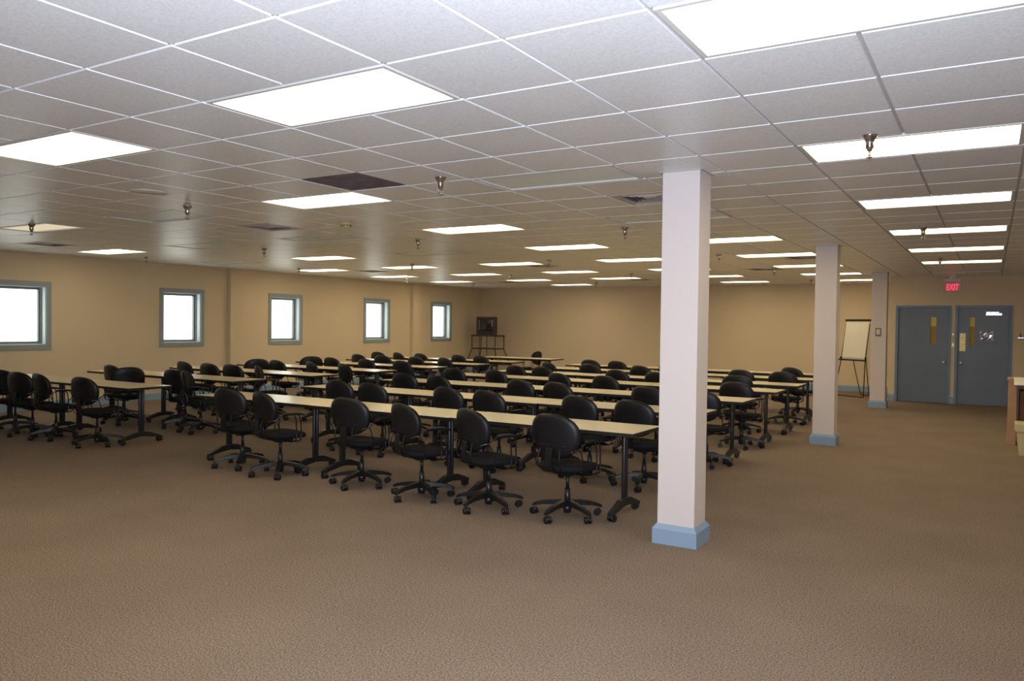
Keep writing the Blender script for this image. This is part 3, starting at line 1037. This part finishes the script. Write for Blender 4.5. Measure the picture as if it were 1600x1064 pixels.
# ------------------------------------------------------------------ television on stand
TX, TY = -13.5, 20.75
t = thing('television_stand', 'tall dark tube stand under the television in the far corner', 'stand', (TX, TY, 0))
bm = bmesh.new()
hw, hd = 0.43, 0.26
for sx in (-1, 1):
    for sy in (-1, 1):
        tube(bm, [(sx * hw, sy * hd, 1.21), (sx * hw, sy * hd, 0.80), (sx * (hw + 0.03), sy * (hd + 0.02), 0.70), (sx * (hw + 0.14), sy * (hd + 0.1), 0.36), (sx * (hw + 0.17), sy * (hd + 0.12), 0.06)], 0.014, n=8)
for z in (0.30,):
    tube(bm, [(-hw - .15, -hd - .1, z), (hw + .15, -hd - .1, z)], 0.012, n=8)
    tube(bm, [(-hw - .15, hd + .1, z), (hw + .15, hd + .1, z)], 0.012, n=8)
obj('frame', bm, M_STAND, t)
bm = bmesh.new(); box(bm, -hw - 0.02, hw + 0.02, -hd - .02, hd + .02, 1.20, 1.235); obj('top_shelf', bm, M_STAND, t, bevel=0.004)
bm = bmesh.new(); box(bm, -hw, hw, -hd, hd, 0.80, 0.83); obj('middle_shelf', bm, M_STAND, t, bevel=0.004)
bm = bmesh.new()
for sx in (-0.15, 0.13):
    tube(bm, [(sx, -hd, 1.20), (sx, -hd, 0.83)], 0.010, n=6); tube(bm, [(sx, -hd, 0.80), (sx, -hd - 0.02, 0.15)], 0.010, n=6)
tube(bm, [(-0.15, -hd - 0.02, 0.15), (0.13, -hd - 0.02, 0.15)], 0.010, n=6)
obj('brace', bm, M_STAND, t)
for sx in (-1, 1):
    for sy in (-1, 1):
        bm = bmesh.new(); caster_mesh(bm, 0.03, 0.3); obj('caster', bm, M_WHEEL, t, loc=(sx * (hw + 0.17), sy * (hd + 0.12), 0))
tv = thing('television', 'old boxy tube television on the corner stand', 'television', (TX, TY, 1.235), math.radians(14))
bm = bmesh.new()
prev = None
for (y, w_, z0, z1) in ((-0.24, 0.62, 0.0, 0.575), (-0.02, 0.62, 0.0, 0.575), (0.08, 0.54, 0.02, 0.52), (0.22, 0.36, 0.05, 0.40), (0.27, 0.32, 0.06, 0.37)):
    ring = [bm.verts.new(q) for q in ((-w_ / 2, y, z0), (w_ / 2, y, z0), (w_ / 2, y, z1), (-w_ / 2, y, z1))]
    if prev:
        for i in range(4):
            bm.faces.new((prev[i], prev[(i + 1) % 4], ring[(i + 1) % 4], ring[i]))
    else:
        bm.faces.new(ring[::-1])
    prev = ring
bm.faces.new(prev)
body = obj('body', bm, M_TVBODY, tv, bevel=0.012)
bm = bmesh.new()
n_ = 8
V = [[bm.verts.new((-0.26 + 0.52 * i / n_, -0.243 - 0.018 * math.cos(PI * (i / n_ - 0.5)) * math.cos(PI * (k / n_ - 0.5)), 0.12 + 0.40 * k / n_)) for i in range(n_ + 1)] for k in range(n_ + 1)]
for k in range(n_):
    for i in range(n_):
        f = bm.faces.new((V[k][i], V[k][i + 1], V[k + 1][i + 1], V[k + 1][i])); f.smooth = True
s_ = obj('screen', bm, M_TVSCREEN, tv, fix=False); md = s_.modifiers.new('thick', 'SOLIDIFY'); md.thickness = 0.006; md.offset = -1
bm = bmesh.new()
box(bm, -0.27, 0.27, -0.252, -0.24, 0.04, 0.085)
obj('control_panel', bm, M_SHELL, tv)

# ------------------------------------------------------------------ flip chart easel
t = thing('flip_chart', 'easel with a large white paper pad beside the farthest pillar', 'flip chart', (-2.68, 20.0, 0), math.radians(-32))
bm = bmesh.new(); box(bm, -0.34, 0.34, -0.01, 0.01, 0, 0.93)
for v in bm.verts: v.co.y += v.co.z * 0.16
for v in bm.verts: v.co.z += 0.87; v.co.y -= 0.08
bd = obj('board', bm, M_PLASTIC, t)
bm = bmesh.new(); box(bm, -0.32, 0.32, -0.022, -0.011, 0.0, 0.86)
for v in bm.verts: v.co.y += v.co.z * 0.16; v.co.z += 0.905; v.co.y -= 0.08
pd = obj('paper_pad', bm, M_PAPER, t); pd['label'] = 'blank white paper pad'
bm = bmesh.new(); box(bm, -0.35, 0.35, 0.03, 0.075, 1.76, 1.81)
obj('clamp_bar', bm, M_STAND, t)
bm = bmesh.new(); box(bm, -0.36, 0.36, -0.17, -0.09, 0.835, 0.87)
tr = obj('pen_tray', bm, M_STAND, t)
bm = bmesh.new(); box(bm, -0.03, 0.13, -0.155, -0.115, 0.87, 0.90)
tag(obj('eraser', bm, M_SHELL, None, loc=(-2.58, 20.02, 0.002)), 'small dark eraser lying on the flip chart tray', 'eraser')
bm = bmesh.new()
for sx in (-1, 1):
    tube(bm, [(sx * 0.33, 0.04, 1.70), (sx * 0.335, -0.10, 0.86), (sx * 0.42, -0.24, 0.012)], 0.011, n=8)
tube(bm, [(-0.42, -0.24, 0.012), (-0.1, -0.245, 0.012), (0.2, -0.245, 0.012), (0.42, -0.24, 0.012)], 0.011, n=8)
obj('front_legs', bm, M_EASEL, t)
bm = bmesh.new()
for sx in (-1, 1):
    tube(bm, bez([(sx * 0.20, 0.06, 1.55), (sx * 0.18, 0.12, 0.87), (sx * 0.12, 0.30, 0.10), (sx * 0.08, 0.33, 0.016), (0.0, 0.33, 0.012)], 5), 0.010, n=8)
obj('rear_legs', bm, M_EASEL, t)
bm = bmesh.new()
for sx in (-1, 1):
    lathe(bm, [(0.02, -0.03), (0.024, 0), (0.02, 0.03)], c=(sx * 0.345, -0.10, 0.90), n=12)
obj('knob', bm, M_SHELL, t)

# ------------------------------------------------------------------ wall and pillar fittings
t = thing('thermostat', 'small white thermostat on the farthest pillar', 'thermostat', (-1.92, 17.37, 1.525))
bm = bmesh.new(); box(bm, -0.055, 0.055, -0.012, 0.0, -0.085, 0.085); obj('back_plate', bm, mat('clear guard', srgb(120, 110, 104), 0.3), t, bevel=0.004)
bm = bmesh.new(); box(bm, -0.035, 0.035, -0.04, -0.012, -0.045, 0.06); obj('cover', bm, M_PLASTIC, t, bevel=0.006)
t = thing('light_switch', 'pair of small switch plates between the two doors', 'switch', (-0.675, YD, 1.42))
bm = bmesh.new(); box(bm, -0.03, 0.03, -0.006, 0, 0.02, 0.12); obj('switch_plate', bm, M_PLASTIC, t, bevel=0.002)
bm = bmesh.new(); box(bm, -0.03, 0.03, -0.006, 0, -0.2, -0.1); obj('switch_plate', bm, M_PLATE, t, bevel=0.002)
for z in (0.07, -0.15):
    bm = bmesh.new(); box(bm, -0.006, 0.006, -0.016, -0.006, z - 0.012, z + 0.012); obj('toggle', bm, M_CHROME, t)
t = thing('wall_hook', 'small metal ledge with a dark hook right of the doors', 'hook', (0.56, YD, 1.47))
bm = bmesh.new(); box(bm, -0.07, 0.25, -0.06, 0.0, -0.035, -0.02); obj('ledge', bm, M_CHROME, t, bevel=0.002)
bm = bmesh.new(); tube(bm, bez([(-0.02, 0, 0.06), (-0.02, -0.03, 0.05), (-0.02, -0.035, 0.0), (-0.01, -0.03, -0.02)], 4), 0.009, n=8); obj('hook', bm, M_SHELL, t)

# exit sign
t = thing('exit_sign', 'red glowing EXIT sign hanging from the ceiling before the doors', 'exit sign', (-0.69, 18.9, 0))
bm = bmesh.new()
box(bm, -0.16, 0.16, -0.03, 0.03, 2.60, 2.66); box(bm, -0.06, 0.06, -0.04, 0.04, 2.66, HC)
obj('canopy', bm, M_PLASTIC, t, bevel=0.004)
bm = bmesh.new(); box(bm, -0.155, 0.155, -0.012, 0.012, 2.39, 2.60)
obj('face_panel', bm, mat('clear red tinted panel', srgb(190, 120, 112), 0.3), t, bevel=0.003)
cu = bpy.data.curves.new('exit_text', 'FONT')
cu.body = 'EXIT'; cu.size = 0.17; cu.align_x = 'CENTER'; cu.extrude = 0.003; cu.offset = 0.001
to = bpy.data.objects.new('exit_text', cu)
COL.objects.link(to)
bpy.context.view_layer.update()
me = bpy.data.meshes.new_from_object(to.evaluated_get(bpy.context.evaluated_depsgraph_get()))
bpy.data.objects.remove(to)
me.materials.clear(); me.materials.append(emit_mat('red exit glow', (1.0, 0.04, 0.08, 1), 2.0))
lt = bpy.data.objects.new('letters', me); COL.objects.link(lt); lt.parent = t
lt.location = (0.0, -0.018, 2.425); lt.rotation_euler = (PI / 2, 0, 0)
lt.scale = (0.66, 1.05, 1)

# ------------------------------------------------------------------ right edge: wooden shelf unit, box, papers, bin
t = thing('wooden_shelf_unit', 'tan wooden shelf unit at the right edge of the view', 'shelf unit', (0.25, 12.95, 0))
bm = bmesh.new(); box(bm, 0, 0.10, 0, 0.45, 0, 0.89); obj('side_panel', bm, M_WOOD, t, bevel=0.003)
bm = bmesh.new(); box(bm, 1.3, 1.4, 0, 0.45, 0, 0.89); obj('side_panel', bm, M_WOOD, t, bevel=0.003)
bm = bmesh.new(); box(bm, -0.01, 1.41, -0.01, 0.46, 0.89, 0.925); obj('top_board', bm, M_WOOD, t, bevel=0.003)
bm = bmesh.new(); box(bm, 0.10, 1.3, 0.0, 0.44, 0.30, 0.32); obj('shelf_board', bm, M_WOOD, t)
bm = bmesh.new(); box(bm, 0.10, 1.3, 0.435, 0.45, 0.0, 0.89); obj('back_panel', bm, M_WOOD, t)
bm = bmesh.new()
box(bm, 0.0, 0.42, 0.0, 0.34, 0.0, 0.44)
bx = obj('cardboard_box', bm, M_BROWN, None, loc=(0.385, 13.0, 0.32), bevel=0.01)
tag(bx, 'dark brown cardboard box inside the wooden shelf unit', 'box')
bm = bmesh.new()
pr = [(0.0, 0.02), (0.01, 0.001), (0.2, 0.0), (0.35, 0.0)]
V = []
for yy, zz in ((-0.075, -0.085), (-0.035, -0.035), (-0.012, 0.004), (0.05, 0.005), (0.25, 0.005)):
    V.append([bm.verts.new((x, yy + (0.004 if i % 2 else 0), zz)) for i, x in enumerate((0.0, 0.12, 0.25, 0.4))])
for A, B in zip(V, V[1:]):
    for i in range(3):
        bm.faces.new((A[i], A[i + 1], B[i + 1], B[i]))
pp = obj('paper_sheet', bm, M_PAPER, None, loc=(0.31, 12.955, 0.926), fix=False)
md = pp.modifiers.new('thick', 'SOLIDIFY'); md.thickness = 0.003; md.offset = 1
tag(pp, 'large cream paper sheet drooping over the front of the wooden shelf top', 'paper')
t = thing('storage_bin', 'cream plastic bin with lid on the floor at the right edge', 'bin', (0.52, 12.0, 0))
bm = bmesh.new()
A = [bm.verts.new(q) for q in ((-0.16, -0.13, 0), (0.16, -0.13, 0), (0.16, 0.13, 0), (-0.16, 0.13, 0))]
B = [bm.verts.new(q) for q in ((-0.19, -0.16, 0.30), (0.19, -0.16, 0.30), (0.19, 0.16, 0.30), (-0.19, 0.16, 0.30))]
for i in range(4):
    bm.faces.new((A[i], A[(i + 1) % 4], B[(i + 1) % 4], B[i]))
bm.faces.new(A[::-1]); bm.faces.new(B)
obj('bin_body', bm, M_CREAM, t, bevel=0.008)
bm = bmesh.new(); box(bm, -0.21, 0.21, -0.18, 0.18, 0.30, 0.42); obj('lid', bm, M_CREAM, t, bevel=0.02)

# ------------------------------------------------------------------ daylight, flash, camera
w = bpy.data.worlds.new('overcast'); SC.world = w
w.use_nodes = True
bg = w.node_tree.nodes['Background']
bg.inputs['Color'].default_value = (1.0, 1.0, 0.94, 1); bg.inputs['Strength'].default_value = 3.6

CX, CY, CZ = 0.0300, -0.0494, 1.6045
yaw, pitch, roll, FPX = -0.54618491, -0.02128157, 0.01241549, 1232.149
f = Vector((math.sin(yaw) * math.cos(pitch), math.cos(yaw) * math.cos(pitch), math.sin(pitch)))
r = Vector((math.cos(yaw), -math.sin(yaw), 0)); u = r.cross(f)
r2 = math.cos(roll) * r + math.sin(roll) * u
u2 = -math.sin(roll) * r + math.cos(roll) * u
cam = bpy.data.cameras.new('camera')
cam.sensor_fit = 'HORIZONTAL'; cam.sensor_width = 36.0; cam.lens = 36.0 * FPX / 1600
cam.clip_start = 0.05; cam.clip_end = 200
co = bpy.data.objects.new('camera', cam); COL.objects.link(co)
mw = Matrix.Identity(4)
for i in range(3):
    mw[i][0], mw[i][1], mw[i][2] = r2[i], u2[i], -f[i]
mw[0][3], mw[1][3], mw[2][3] = CX, CY, CZ
co.matrix_world = mw
SC.camera = co

fl = bpy.data.lights.new('camera_flash', 'SPOT')
fl.energy = FLASH; fl.color = (0.78, 0.86, 1.0); fl.shadow_soft_size = 0.02
fl.spot_size = math.radians(135); fl.spot_blend = 1.0
fo = bpy.data.objects.new('camera_flash', fl); COL.objects.link(fo)
m2 = mw.copy(); pf = Vector((CX, CY, CZ)) + u2 * 0.11
tilt = Matrix.Rotation(math.radians(24), 4, Vector(r2))
m3 = tilt @ mw
m3[0][3], m3[1][3], m3[2][3] = pf
fo.matrix_world = m3

SC.view_settings.view_transform = 'Standard'
SC.view_settings.look = 'None'
SC.view_settings.exposure = EXPO
SC.view_settings.gamma = 1.0
SC.view_settings.use_curve_mapping = False
